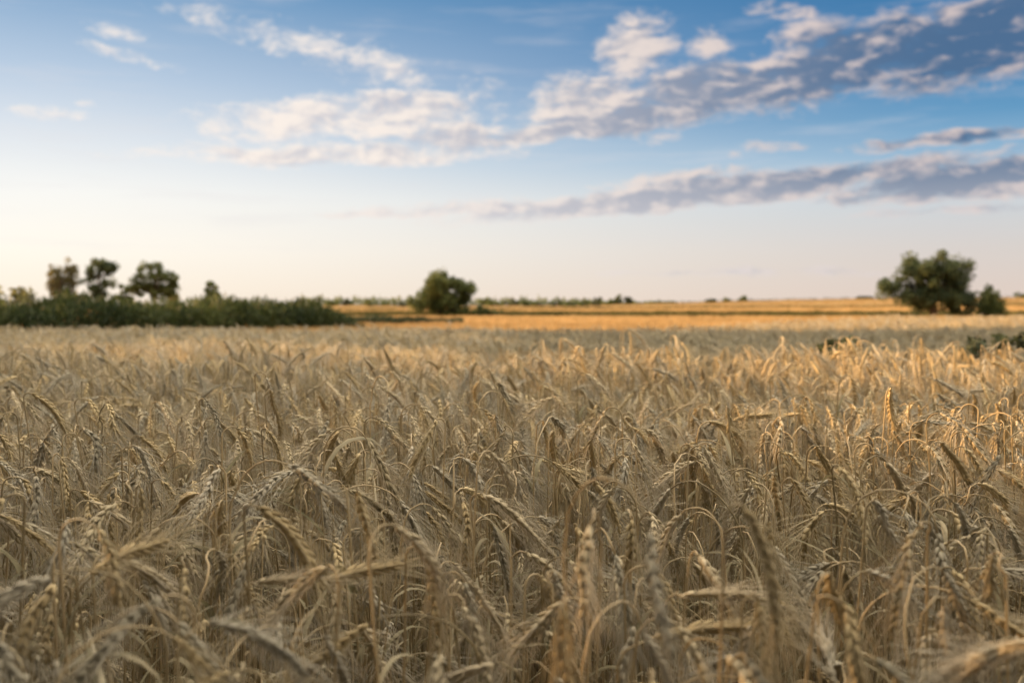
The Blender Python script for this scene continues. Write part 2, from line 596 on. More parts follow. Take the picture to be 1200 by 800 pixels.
rng = np.random.default_rng(11)
DROOPS = [176, 170, 166, 162, 158, 174, 168, 178, 163, 150, 144, 138, 130, 171, 165, 172, 122, 112, 100, 88, 72, 50, 167, 160, 152, 175, 140, 156, 178, 133, 170, 118, 147, 168, 161, 176]
KINKS = {30: 0.86, 33: 0.78, 35: 0.9}
VARS = [build_stalk(rng, d + rng.uniform(-3, 3), H0 * (1.0 if d > 135 else 0.955), rng.uniform(0.055, 0.105), int(rng.integers(1, 5)), rng.uniform(0.6, 1.6), KINKS.get(i)) for i, d in enumerate(DROOPS)]
VTONE = [i % 3 for i in range(len(VARS))]

# shared meshes of the single stalks
VMESH = []
for i, v in enumerate(VARS):
    d = {}
    for part, mb, mm in [('stem', v['stem'], M_STEM), ('ear', v['ear'], M_EAR[VTONE[i]]), ('awns', v['awns'], M_AWN[VTONE[i]])] + [('leaf', q, M_LEAF) for q in v['leaves']]:
        ob = mesh_obj(part, mb.verts(), mb.F, mm, link=False)
        d.setdefault(part, []).append(ob.data)
        bpy.data.objects.remove(ob)
    VMESH.append(d)


def scatter_object(name, variants, mats, pts, rot, scl, idx, label, cat=None, group=None):
    """ONE object: its mesh holds the source plants and the points; its modifier places the plants on the points"""
    V, Fc, mi, src = [], [], [], []
    n = 0
    for k, (vv, ff, mm) in enumerate(variants):
        V.append(vv)
        Fc.extend([tuple(i + n for i in f) for f in ff])
        mi.extend(mm)
        src.extend([k] * len(vv))
        n += len(vv)
    V.append(np.asarray(pts))
    src.extend([-1] * len(pts))
    V = np.concatenate(V)
    full = lambda a, w: np.concatenate((np.zeros((n, w)), np.asarray(a, dtype=float).reshape(len(pts), w)))
    o = mesh_obj(name, V, Fc, mats, mi, attrs={
        'src': ('POINT', 'INT', src), 'rot': ('POINT', 'FLOAT_VECTOR', full(rot, 3)),
        'scl': ('POINT', 'FLOAT_VECTOR', full(scl, 3)), 'idx': ('POINT', 'INT', np.concatenate((np.zeros(n), idx)))})
    ng = bpy.data.node_groups.new(name + '_planting', 'GeometryNodeTree')
    ng.interface.new_socket('Geometry', in_out='INPUT', socket_type='NodeSocketGeometry')
    ng.interface.new_socket('Geometry', in_out='OUTPUT', socket_type='NodeSocketGeometry')
    nd = lambda t: ng.nodes.new(t)
    gi, go = nd('NodeGroupInput'), nd('NodeGroupOutput')

    def attr(nm, typ):
        a = nd('GeometryNodeInputNamedAttribute')
        a.data_type = typ
        a.inputs['Name'].default_value = nm
        return a.outputs['Attribute']
    a_src = attr('src', 'INT')
    cmp = nd('FunctionNodeCompare')
    cmp.data_type = 'INT'
    cmp.operation = 'LESS_THAN'
    ng.links.new(a_src, cmp.inputs[2])
    cmp.inputs[3].default_value = 0
    sepg = nd('GeometryNodeSeparateGeometry')
    sepg.domain = 'POINT'
    ng.links.new(gi.outputs[0], sepg.inputs[0])
    ng.links.new(cmp.outputs[0], sepg.inputs[1])
    spl = nd('GeometryNodeSplitToInstances')
    spl.domain = 'POINT'
    ng.links.new(sepg.outputs[1], spl.inputs[0])
    ng.links.new(a_src, spl.inputs['Group ID'])
    iop = nd('GeometryNodeInstanceOnPoints')
    ng.links.new(sepg.outputs[0], iop.inputs['Points'])
    ng.links.new(spl.outputs[0], iop.inputs['Instance'])
    iop.inputs['Pick Instance'].default_value = True
    ng.links.new(attr('idx', 'INT'), iop.inputs['Instance Index'])
    e2r = nd('FunctionNodeEulerToRotation')
    ng.links.new(attr('rot', 'FLOAT_VECTOR'), e2r.inputs[0])
    ng.links.new(e2r.outputs[0], iop.inputs['Rotation'])
    ng.links.new(attr('scl', 'FLOAT_VECTOR'), iop.inputs['Scale'])
    ng.links.new(iop.outputs[0], go.inputs[0])
    md = o.modifiers.new('planting', 'NODES')
    md.node_group = ng
    tag(o, label, cat, group, 'stuff')
    return o


def jitter_grid(rng, x0, x1, y0, y1, dens, keep):
    c = 1 / math.sqrt(dens)
    nx, ny = int((x1 - x0) / c), int((y1 - y0) / c)
    X, Y = np.meshgrid(np.arange(nx), np.arange(ny))
    P = np.stack((X.ravel(), Y.ravel()), 1).astype(float)
    P += rng.uniform(0, 1, P.shape)
    P = P * c + (x0, y0)
    return P[keep(P[:, 0], P[:, 1])]


def vnoise(x, y, s, seed):
    """cheap smooth noise in -1..1"""
    r = np.random.default_rng(seed)
    out = np.zeros_like(x)
    for k in range(5):
        a = r.uniform(0, 2 * math.pi)
        f = s * r.uniform(0.6, 1.8)
        out += np.sin((x * math.cos(a) + y * math.sin(a)) * f + r.uniform(0, 6.28))
    return out / 3.2


def project(P):
    """photograph pixel of a world point (for sorting only)"""
    P = np.asarray(P)
    d = P - np.array([0, 0, EYE])
    f = d[..., 1] * math.cos(PITCH) - d[..., 2] * math.sin(PITCH)
    u = d[..., 1] * math.sin(PITCH) + d[..., 2] * math.cos(PITCH)
    f = np.maximum(f, 1e-3)
    return 600 + F * d[..., 0] / f, 400 - F * u / f, f


# ------------------------------------------------------------------ near field
rng = np.random.default_rng(5)
NEAR_END = 6.4
P = jitter_grid(rng, -6.5, 6.5, 0.45, 8.4, 240, lambda x, y: (np.abs(x) < 0.56 * y + 1.1) & (np.hypot(x, y) > 0.92 + 0.12 * (x > -0.25)) & (y < NEAR_END + 0.25 * vnoise(x, y, 2.5, 3)) & (rng.uniform(0, 1, len(x)) < 0.62 + 0.38 * sst(1.2, 3.5, y)))
nP = len(P)
WGT = np.array([1.0 if d > 145 else 0.55 if d > 125 else 0.16 for d in DROOPS])
idx = rng.choice(len(VARS), nP, p=WGT / WGT.sum())
# the crop leans over in drifts: the azimuth of the bend follows a slow field plus scatter
rz = 0.9 * vnoise(P[:, 0], P[:, 1], 1.6, 8) - 0.35 + rng.normal(0, 1.35, nP)
hs = 1.0 + 0.045 * vnoise(P[:, 0], P[:, 1], 2.2, 4) + rng.normal(0, 0.055, nP)
low = rng.uniform(0, 1, nP) < 0.30
hs[low] -= rng.uniform(0.05, 0.28, low.sum())
hs += 0.045 * sst(4.6, 6.0, P[:, 1]) * sst(-0.6, 1.4, P[:, 0]) + 0.02 * sst(5.0, 6.2, P[:, 1])
hs += 0.03 * (P[:, 0] < -0.15) * sst(1.6, 1.1, P[:, 1])
wid = rng.uniform(0.92, 1.25, nP)
rx = rng.normal(0, R(3.8), nP)
ry = rng.normal(0, R(3.8), nP)
# a few stalks that stand out in the near field: x, y, height, shape, bend azimuth, width
OWN = [(0.17, 1.34, 1.145, 19, 0.05, 1.25), (0.21, 1.46, 1.17, 18, -0.1, 1.25), (0.755, 1.68, 1.15, 17, -0.15, 1.3), (-0.40, 1.42, 1.20, 18, 0.1, 1.0), (0.66, 1.9, 1.15, 13, 2.6, 1.2), (0.37, 1.75, 1.10, 20, 2.9, 1.2), (-0.05, 1.32, 1.12, 4, 3.0, 1.25), (0.08, 1.42, 1.12, 6, 2.8, 1.25)]
OW = np.array(OWN)
far_enough = np.min(np.hypot(P[:, None, 0] - OW[None, :, 0], P[:, None, 1] - OW[None, :, 1]), 1) > 0.05
P, idx, rz, hs, wid, rx, ry = [a[far_enough] for a in (P, idx, rz, hs, wid, rx, ry)]
P = np.concatenate((P, OW[:, :2]))
idx = np.concatenate((idx, OW[:, 3].astype(int)))
rz = np.concatenate((rz, OW[:, 4]))
hs = np.concatenate((hs, (OW[:, 2] - 0.04) / H0))
wid = np.concatenate((wid, OW[:, 5]))
rx = np.concatenate((rx, np.zeros(len(OW))))
ry = np.concatenate((ry, np.zeros(len(OW))))
nP = len(P)
Z = gz(P[:, 0], P[:, 1]) - 0.01


def rot_euler(v, ex, ey, ez):
    cx, sx, cy_, sy, cz, sz = np.cos(ex), np.sin(ex), np.cos(ey), np.sin(ey), np.cos(ez), np.sin(ez)
    x, y, z = v[..., 0], v[..., 1], v[..., 2]
    y, z = y * cx - z * sx, y * sx + z * cx
    x, z = x * cy_ + z * sy, -x * sy + z * cy_
    x, y = x * cz - y * sz, x * sz + y * cz
    return np.stack((x, y, z), -1)


earpts = np.stack([v['earP'] for v in VARS])
E = earpts[idx] * np.stack((wid, wid, hs), 1)[:, None, :]
E = rot_euler(E, rx[:, None], ry[:, None], rz[:, None]) + np.stack((P[:, 0], P[:, 1], Z), 1)[:, None, :]
ex, ey, ef = project(E)
# how much of every ear shows: splat the ears into a coarse depth buffer
GW, GH = 400, 267
zb = np.full((GH, GW), 1e9)
own = np.full((GH, GW), -1)
order = np.argsort(-ef.mean(1))
for i in order:
    for j in range(0, ex.shape[1]):
        px, py, dd = ex[i, j] / 3, ey[i, j] / 3, ef[i, j]
        r_ = max(0.6, 0.009 / dd * F / 3)
        x0_, x1_, y0_, y1_ = int(px - r_), int(px + r_) + 1, int(py - r_), int(py + r_) + 1
        if x1_ <= 0 or y1_ <= 0 or x0_ >= GW or y0_ >= GH:
            continue
        own[max(0, y0_):y1_, max(0, x0_):x1_] = i
shown = np.bincount(own[own >= 0].ravel(), minlength=nP)
shown[-len(OWN):] += 1000
hero = np.argsort(-shown)[:300]
is_hero = np.zeros(nP, bool)
is_hero[hero] = True


def merged(v, tone):
    out, ff, mm, n = [], [], [], 0
    for mb, k in [(v['stem'], 0), (v['ear'], 2 + tone), (v['awns'], 5 + tone)] + [(q, 1) for q in v['leaves']]:
        out.append(mb.verts())
        ff.extend([tuple(i + n for i in f) for f in mb.F])
        mm.extend([k] * len(mb.F))
        n += mb.n
    return np.concatenate(out), ff, mm


CROP_MATS = [M_STEM, M_LEAF, *M_EAR, *M_AWN]
M_SHADE_GREY = [mat('shade_grey_' + k, c, 0.75, 0.25, 20, 0.1, 0.3, 0.2) for k, c in (('stem', (0.33, 0.275, 0.165)), ('leaf', (0.31, 0.27, 0.17)), ('ear_a', (0.40, 0.335, 0.215)), ('ear_b', (0.40, 0.32, 0.19)),
          ('ear_c', (0.35, 0.30, 0.205)), ('awn_a', (0.43, 0.36, 0.235)), ('awn_b', (0.43, 0.35, 0.21)), ('awn_c', (0.38, 0.33, 0.235)))]  # darker, greyer copy of the crop materials: shade put into the colour
MERGED = [merged(v, VTONE[i]) for i, v in enumerate(VARS)]
# order-safe: Split to Instances keeps ascending group ids
nh = ~is_hero
scatter_object('grain_crop', MERGED, CROP_MATS, np.stack((P[nh, 0], P[nh, 1], Z[nh]), 1), np.stack((rx[nh], ry[nh], rz[nh]), 1),
               np.stack((wid[nh], wid[nh], hs[nh]), 1), idx[nh], 'dense stand of ripe tan bearded grain filling the near field')

ZX = ['far left', 'left', 'middle', 'right', 'far right']
for i in sorted(hero, key=lambda i: ef[i].mean()):
    v = idx[i]
    cx_, cy_ = ex[i].mean(), ey[i].mean()
    dx, dy = ex[i, -1] - ex[i, 0], ey[i, -1] - ey[i, 0]
    dep = ef[i, -1] - ef[i, 0]
    side = 'to the left' if dx < 0 else 'to the right'
    dr = VARS[v]['droop']
    if abs(dep) > 0.06 and abs(dx) * ef[i, 0] / F < 0.045:
        side = 'towards viewer' if dep < 0 else 'away from viewer'
    if dr > 158:
        form = 'ear hanging straight down, hooked ' + side.replace('to the ', '')
    elif dr > 132:
        form = 'ear drooping steeply ' + side.replace('to the ', '')
    elif dr > 105:
        form = 'ear nodding ' + side.replace('to the ', '')
    elif dr > 78:
        form = 'ear held level, pointing ' + side.replace('to the ', '')
    else:
        form = 'ear slanting up ' + side.replace('to the ', '')
    zone = 'lower edge' if cy_ > 730 else 'lower part' if cy_ > 640 else 'middle depth' if cy_ > 530 else 'crop back'
    zx = ZX[int(min(4, max(0, cx_ // 240)))]
    lab = f"{TONE[VTONE[v]]} grain stalk, {form}, {zx}, {zone}"
    root = empty('grain_stalk', (P[i, 0], P[i, 1], Z[i]))
    root.rotation_euler = (rx[i], ry[i], rz[i])
    root.scale = (wid[i], wid[i], hs[i])
    tag(root, lab, 'grain stalk', 'ripe grain stalks in the near field')
    for part in ('stem', 'leaf', 'ear'):
        for me in VMESH[v].get(part, []):
            o = bpy.data.objects.new(part, me)
            C.objects.link(o)
            o.parent = root
            if part == 'ear':
                a = bpy.data.objects.new('awns', VMESH[v]['awns'][0])
                C.objects.link(a)
                a.parent = o

# ------------------------------------------------------------------ the crop behind the gap
rng = np.random.default_rng(21)


def crop_strip(name, P, h, hvar, label, mats):
    n = len(P)
    ii = rng.choice(len(VARS), n, p=WGT / WGT.sum())
    rz_ = 0.9 * vnoise(P[:, 0], P[:, 1], 1.1, 18) - 0.35 + rng.normal(0, 1.2, n)
    hh = h * (1.0 + 0.03 * vnoise(P[:, 0], P[:, 1], 1.2, 14) + rng.normal(0, hvar, n))
    w_ = rng.uniform(1.1, 1.5, n)
    scatter_object(name, MERGED, mats, np.stack((P[:, 0], P[:, 1], gz(P[:, 0], P[:, 1])), 1),
                   np.stack((rng.normal(0, R(4), n), rng.normal(0, R(4), n), rz_), 1), np.stack((w_, w_, hh), 1), ii, label)


P2 = jitter_grid(rng, -14, 14, 9.6, 22.5, 80, lambda x, y: (np.abs(x) < 0.55 * y + 1.2) & (y > 10.2 + 0.4 * vnoise(x, y, 1.4, 31)) & (y < 21.5 + 0.3 * vnoise(x, y, 1.0, 33)))
left = P2[:, 0] < -0.6 + 0.9 * vnoise(P2[:, 0], P2[:, 1], 0.9, 55) + 0.04 * P2[:, 1]
crop_strip('grain_strip', P2[left], 0.88, 0.05, 'strip of pale tan grain behind the gap, left half of the field', CROP_MATS)
crop_strip('shade_toned_grain_strip', P2[~left], 0.85, 0.05, 'strip of grain coloured grey brown for shade, behind the gap, right half of the field', M_SHADE_GREY)
P3 = jitter_grid(rng, -3, 22, 23.5, 33, 34, lambda x, y: (x < 0.58 * y + 1.5) & (x > 1 + (y - 23.5) * 1.3 + 0.8 * vnoise(x, y, 0.8, 41)))
crop_strip('sunlit_grain_strip', P3, 0.82, 0.05, 'pale gold sunlit grain on the low rise at right', CROP_MATS)

# ------------------------------------------------------------------ far stubble fields: tufts of standing straw
M_STRAW = mat('field_straw', (0.46, 0.28, 0.11), 0.8, 1.1, 0.09, 0.25, 0.15, 0.15, base2=(0.62, 0.41, 0.18), base1=(0.27, 0.175, 0.075), coord='World')
M_VERGE = mat('verge_grass', (0.075, 0.075, 0.022), 0.85, 0.3, 3.0, 0.2, 0.3, 0.15)


def tuft(rng, n, w, d, h, bw):
    V, Fc = [], []
    for k in range(n):
        x, y = rng.uniform(-w / 2, w / 2), rng.uniform(-d / 2, d / 2)
        a = rng.uniform(0, math.pi)
        hh = h * rng.uniform(0.55, 1.1)
        lx, ly = rng.normal(0, 0.18 * h, 2)
        cx, sy = math.cos(a) * bw / 2, math.sin(a) * bw / 2
        b = len(V)
        V += [(x - cx, y - sy, 0), (x + cx, y + sy, 0), (x + cx * 1.2 + lx * 0.4, y + sy * 1.2 + ly * 0.4, hh * 0.6), (x - cx * 1.2 + lx * 0.4, y - sy * 1.2 + ly * 0.4, hh * 0.6), (x + lx, y + ly, hh)]
        Fc += [(b, b + 1, b + 2, b + 3), (b + 3, b + 2, b + 4)]
    return np.array(V), Fc, [0] * len(Fc)


def field_scatter(name, rng, y0, y1, h, cellx, celly, keep, m, label, w=1.0):
    """tuft rows, cells growing with distance so that they cover evenly"""
    pts = []
    y = y0
    while y < y1:
        cx = cellx * y / 100.0
        xr = 0.62 * y + 6
        xs = np.arange(-xr, xr, cx)
        xs = xs + rng.uniform(-0.5, 0.5, len(xs)) * cx
        yy = y + rng.uniform(-0.5, 0.5, len(xs)) * celly * y / 100
        k = keep(xs, yy)
        pts.append(np.stack((xs[k], yy[k]), 1))
        y += celly * y / 100.0
    P = np.concatenate(pts)
    n = len(P)
    s = np.maximum(0.5, P[:, 1] / 100.0) * cellx * 1.3
    V = [tuft(rng, 60, 1.0, 0.8, 1.0, 0.035) for _ in range(5)]
    hz = h * rng.uniform(0.8, 1.2, n)
    scatter_object(name, V, [m], np.stack((P[:, 0], P[:, 1], gz(P[:, 0], P[:, 1]) - 0.02), 1), np.stack((np.zeros(n), np.zeros(n), rng.uniform(-0.4, 0.4, n)), 1),
                   np.stack((s, s, hz), 1), rng.integers(0, 5, n), label)


rng = np.random.default_rng(31)
HEDGE_A, HEDGE_B = np.array([-31.5, 28.0]), np.array([-9.9, 58.0])


def right_of_hedge(x, y, m=1.5):
    d = HEDGE_B - HEDGE_A
    t = (y - HEDGE_A[1]) / d[1]
    hx = HEDGE_A[0] + d[0] * t
    return (x > hx + m) | (y > 61)


field_scatter('straw_field', rng, 36, 112, 0.42, 1.3, 3.0, lambda x, y: right_of_hedge(x, y) & ~((x > 1.5 + 0.25 * (y - 18)) & (y < 34)), M_STRAW, 'level field of golden standing straw in low sun')
field_scatter('verge_grass', rng, 112, 123, 0.8, 1.2, 1.2, lambda x, y: x > -20, M_VERGE, 'dark narrow grass verge between the two golden fields')
M_TAN = mat('field_tan', (0.40, 0.27, 0.12), 0.8, 1.0, 0.05, 0.25, 0.15, 0.15, base2=(0.52, 0.36, 0.17), base1=(0.25, 0.175, 0.08), coord='World')
hill_edge = lambda x: 215 + 0.25 * x + 6 * np.sin(x * 0.05)
field_scatter('hill_field', rng, 124, 260, 0.6, 1.3, 2.4, lambda x, y: (x > -150) & (y < hill_edge(x)), M_STRAW, 'golden harvested field beyond the dark grass verge')
field_scatter('verge_grass', rng, 180, 300, 0.8, 1.3, 1.2, lambda x, y: (x > -60) & (np.abs(y - hill_edge(x) - 2.5) < 4.0), M_VERGE, 'thin brownish grass strip across the golden rise')
field_scatter('upper_field', rng, 180, 440, 0.6, 1.3, 2.4, lambda x, y: (x > -150) & (y > hill_edge(x) + 5), M_TAN, 'browner harvested field along the top of the rise')

# ------------------------------------------------------------------ trees and bushes


def leaf_mat(name, base, base2, transl=0.3, base1=None):
    return mat(name, base, 0.6, 0.25, 0.8, transl, 0.0, 0.25, attr='tone', base2=base2, base1=base1)


M_OAK = leaf_mat('leaf_oak', (0.095, 0.128, 0.036), (0.185, 0.195, 0.06), 0.5, (0.052, 0.078, 0.024))
M_WILLOW = leaf_mat('leaf_olive', (0.13, 0.13, 0.05), (0.24, 0.21, 0.09), 0.45, (0.08, 0.075, 0.03))
M_BLUE = leaf_mat('leaf_deep', (0.075, 0.108, 0.045), (0.155, 0.17, 0.065), 0.5, (0.040, 0.066, 0.034))
M_YEL = leaf_mat('leaf_yellow', (0.16, 0.15, 0.05), (0.28, 0.25, 0.09), 0.4)
M_MAIZE = leaf_mat('leaf_hedge', (0.042, 0.064, 0.018), (0.10, 0.115, 0.032), 0.35, (0.020, 0.034, 0.012))
M_WEED = leaf_mat('leaf_weed', (0.045, 0.058, 0.024), (0.085, 0.095, 0.04))
M_BARK = mat('bark', (0.10, 0.075, 0.05), 0.9, 0.35, 6, 0, 0.1, 0.1)


def leaf_cloud(rng, centres, radii, n, size, tone_of=None):
    """n leaf sprays (folded quads) spread round cluster centres"""
    k = rng.integers(0, len(centres), n)
    d = rng.normal(0, 1, (n, 3))
    d /= np.linalg.norm(d, axis=1)[:, None]
    r = rng.uniform(0, 1, n) ** 0.45
    C0 = centres[k] + d * (r * radii[k])[:, None]
    nrm = d * 0.6 + rng.normal(0, 0.6, (n, 3)) + np.array([0, 0, 0.35])
    nrm /= np.linalg.norm(nrm, axis=1)[:, None]
    u = np.cross(nrm, rng.normal(0, 1, (n, 3)))
    u /= np.linalg.norm(u, axis=1)[:, None]
    v = np.cross(nrm, u)
    s = size * rng.uniform(0.6, 1.3, n)[:, None]
    lift = nrm * s * 0.25
    V = np.stack((C0 - u * s, C0 + v * s * 0.55 - lift * 0.5, C0 + u * s, C0 - v * s * 0.55 - lift * 0.5), 1).reshape(-1, 3)
    base = np.arange(n) * 4
    Fc = [(b, b + 1, b + 2) for b in base] + [(b, b + 2, b + 3) for b in base]
    ct = rng.uniform(0.15, 0.85, len(centres))
    tone = np.clip(ct[k] + rng.normal(0, 0.16, n), 0, 1)
    return V, Fc, np.repeat(tone, 4)


def make_tree(name, loc, lobes, n_clusters, n_leaves, leaf, m, trunk_r, label, cat, group=None, seed=1, cl_r=(0.5, 0.9), trunk_top=None, grow=1.0):
    """lobes: (x, y, z, rx, ry, rz) ellipsoids of the crown relative to the base; leaf clusters sit in them, limbs reach to the clusters"""
    r = np.random.default_rng(seed)
    lobes = [tuple(c * grow for c in l) for l in lobes]
    root = empty(name, loc)
    tag(root, label, cat, group)
    vol = np.array([l[3] * l[4] * l[5] for l in lobes])
    cs = []
    for q in range(n_clusters):
        l = lobes[r.choice(len(lobes), p=vol ** 0.68 / (vol ** 0.68).sum())]
        d = r.normal(0, 1, 3)
        d /= np.linalg.norm(d)
        cs.append(np.array(l[:3]) + d * np.array(l[3:]) * r.uniform(0.25, 1.0) ** 0.6)
    cs = np.array(cs)
    cs[:, 2] = np.maximum(cs[:, 2], 0.25)
    rad = r.uniform(*cl_r, len(cs))
    V, Fc, tone = leaf_cloud(r, cs, rad, n_leaves, leaf)
    V[:, 2] = np.maximum(V[:, 2], 0.03)
    # trunk and limbs
    tb = MB()
    zt = max(l[2] + l[5] * 0.4 for l in lobes) if trunk_top is None else trunk_top
    sw = r.normal(0, 0.05 * zt, (5, 2))
    sw[0] = 0
    tp = np.array([(sw[i, 0] * i / 4, sw[i, 1] * i / 4, zt * i / 4 - 0.1 * (i == 0)) for i in range(5)])
    tb.tube(tp, trunk_r * np.array([1.25, 1.0, 0.85, 0.6, 0.3]), 8)
    for q in r.choice(len(cs), min(len(cs), 26), replace=False):
        e = cs[q]
        h = min(zt * 0.9, max(0.15 * zt, e[2] * r.uniform(0.45, 0.8)))
        f = h / zt * 4
        i = min(3, int(f))
        st = tp[i] + (tp[i + 1] - tp[i]) * (f - i)
        mid = st * 0.5 + e * 0.5 + r.normal(0, 0.08 * zt, 3) * 0.5 + np.array([0, 0, 0.05 * zt])
        pts = [st, st * 0.6 + mid * 0.4, mid, mid * 0.4 + e * 0.6, e]
        tb.tube(pts, trunk_r * np.array([0.42, 0.34, 0.26, 0.17, 0.07]), 5)
    mesh_obj('trunk', tb.verts(), tb.F, M_BARK, parent=root)
    mesh_obj('crown', V, Fc, m, parent=root, smooth=False, attrs={'tone': ('POINT', 'FLOAT', tone)})
    return root


def at(px, d):
    """world x of a photograph column at distance d"""
    return (px - 600) / F * d


def place(px, d):
    x = at(px, d)
    return (x, d, float(gz(x, d)))


# middle tree (about 5 m, dense to the ground)
make_tree('round_tree', place(517, 113), [(0.2, 0, 2.6, 2.7, 2.4, 2.0), (-0.2, 0, 3.6, 1.7, 1.6, 1.5), (2.3, 0, 3.1, 1.2, 1.3, 1.3), (-2.3, 0, 2.0, 1.2, 1.3, 1.4), (1.0, 0.3, 1.2, 2.4, 1.8, 1.0), (0.3, 0, 4.4, 0.7, 0.7, 0.6)],
          110, 13000, 0.16, M_OAK, 0.28, 'round dense green tree standing alone in mid field, foliage down to the ground', 'tree', seed=3, grow=1.06)
make_tree('field_shrub', place(562, 112), [(0, 0, 0.8, 1.1, 0.8, 0.8), (1.6, 0.3, 0.5, 1.0, 0.7, 0.5)], 18, 1500, 0.13, M_OAK, 0.05, 'low dark green shrub at the right foot of the round tree', 'shrub', seed=4, cl_r=(0.3, 0.5), trunk_top=0.8)
# right tree
make_tree('broad_tree', place(1095, 103), [(0.2, 0, 3.8, 2.9, 2.3, 2.2), (0.6, 0, 5.2, 1.8, 1.6, 1.2), (1.0, 0, 2.8, 2.4, 1.6, 1.3), (-2.0, 0, 4.6, 1.4, 1.4, 1.3), (2.6, 0, 4.1, 1.3, 1.4, 1.5), (-4.3, 0, 2.6, 1.0, 1.0, 0.9), (-2.6, 0, 2.6, 1.5, 1.4, 1.2), (0.6, 0, 1.9, 2.4, 1.6, 1.1), (2.4, 0, 1.4, 1.4, 1.3, 1.0), (-1.0, 0, 1.0, 1.3, 1.0, 0.6)],
          125, 22000, 0.15, M_BLUE, 0.38, 'largest broad green tree, gaps of sky in its crown, at right of the golden field', 'tree', seed=6, cl_r=(0.6, 1.0), grow=1.11)
make_tree('small_tree', place(1161, 103), [(0.0, 0, 1.2, 1.1, 0.9, 1.1), (-0.1, 0, 2.0, 0.85, 0.8, 0.95), (0.4, 0, 0.8, 1.1, 1.0, 0.7)], 70, 6500, 0.13, M_OAK, 0.1, 'small bushy tree just right of the largest broad tree', 'tree', seed=8, cl_r=(0.35, 0.6), grow=1.15)

# left trees behind the hedge
D = 190
make_tree('twin_crown_tree', place(74, D), [(-1.3, 0, 5.5, 1.25, 1.2, 3.0), (1.3, 0, 6.0, 1.25, 1.2, 3.0), (0, 0, 3.0, 1.8, 1.4, 1.6)], 110, 9000, 0.17, M_WILLOW, 0.25, 'thin olive brown tree with two narrow tops, first of the row behind the hedge', 'tree', 'trees behind the hedge', 11, (0.5, 0.9), grow=1.12)
make_tree('open_tree', place(117, D), [(-0.2, 0, 7.4, 2.3, 1.9, 1.6), (1.7, 0, 7.6, 1.2, 1.2, 0.9), (-1.8, 0, 5.6, 1.2, 1.2, 0.9), (1.6, 0, 4.8, 1.4, 1.2, 1.1), (-0.3, 0, 3.6, 1.7, 1.3, 1.4)], 80, 9000, 0.18, M_BLUE, 0.3, 'dark open tree with ragged flat top, second of the row behind the hedge', 'tree', 'trees behind the hedge', 12, (0.55, 1.0), grow=1.12)
make_tree('dome_tree', place(181, D), [(-0.4, 0, 6.6, 2.9, 2.3, 1.9), (2.4, 0, 5.0, 1.9, 1.8, 1.8), (-2.6, 0, 4.4, 1.6, 1.5, 1.5), (0.5, 0, 3.8, 2.9, 2.0, 1.6)], 100, 12000, 0.18, M_OAK, 0.3, 'dark dome shaped tree with sunlit edges, widest of the row behind the hedge', 'tree', 'trees behind the hedge', 13, (0.55, 1.0), grow=1.12)
make_tree('low_tree', place(147, D), [(0, 0, 3.2, 1.7, 1.4, 1.5), (0.3, 0, 1.6, 1.8, 1.4, 1.0)], 22, 1600, 0.24, M_OAK, 0.15, 'low dark bush between the open tree and the dome shaped tree', 'tree', 'trees behind the hedge', 14, (0.5, 0.9), grow=1.12)
make_tree('pale_bush', place(93, D + 6), [(0, 0, 2.3, 1.9, 1.4, 1.4)], 20, 1300, 0.22, M_YEL, 0.1, 'pale yellowish bush in the gap left of the open tree', 'bush', 'trees behind the hedge', 15, (0.5, 0.9))
make_tree('pale_bush', place(202, D + 4), [(0, 0, 2.2, 1.5, 1.4, 1.6)], 18, 1100, 0.22, M_YEL, 0.1, 'pale yellowish bush at right foot of the dome shaped tree', 'bush', 'trees behind the hedge', 16, (0.5, 0.9))
make_tree('upright_tree', place(249, D), [(0, 0, 3.8, 1.25, 1.1, 1.7), (0.2, 0, 2.2, 1.1, 1.0, 1.5)], 26, 2000, 0.22, M_OAK, 0.18, 'small upright dark tree standing alone right of the row', 'tree', 'trees behind the hedge', 17, (0.45, 0.8), grow=1.12)

# bushes and little trees along the horizon
rng = np.random.default_rng(77)
far_spots = [(352, 6, 3.0), (372, 5, 4.2), (390, 7, 3.0), (408, 5, 2.4), (432, 8, 2.6), (455, 8, 2.2), (474, 7, 2.6), (566, 6, 3.6), (582, 9, 2.2), (603, 7, 2.5), (617, 6, 3.0), (634, 7, 2.2), (652, 6, 2.6),
             (668, 8, 2.4), (686, 9, 3.0), (702, 7, 3.4), (716, 6, 2.4), (725, 3.2, 4.0), (736, 5, 2.6), (768, 5, 1.3), (787, 6, 1.2), (833, 5, 1.6), (850, 5, 1.8), (871, 4, 2.4), (1012, 10, 1.4), (1196, 8, 2.4)]
names = ['to the left of the round tree', 'between the round tree and the field edge', 'on the bare skyline of the hill field', 'at the right end of the skyline']
for i, (px, w, h) in enumerate(far_spots):
    d = float(rng.uniform(300, 400)) if px < 760 else float(rng.uniform(418, 432))
    k = d / 300.0
    w_, h_ = w * k * 0.62, h * k * (1.0 if px < 760 else 0.85)
    lob = [(0, 0, h_ * 0.55, w_ * 0.5, w_ * 0.4, h_ * 0.42), (w_ * rng.uniform(-0.5, 0.5), 0, h_ * 0.4, w_ * 0.55, w_ * 0.4, h_ * 0.35)]
    where = names[0] if px < 500 else names[1] if px < 700 else names[2] if px < 1150 else names[3]
    size = 'tall' if h > 3.1 else 'low wide' if w > 7.4 else 'small'
    make_tree('horizon_bush', place(px, d), lob, 16, 420, 0.3 * k, M_OAK if i % 3 else M_WEED, 0.1, f'{size} dark bush on the horizon {where}', 'bush', 'bushes along the horizon', 100 + i, (0.35 * k, 0.7 * k), trunk_top=h_ * 0.6)


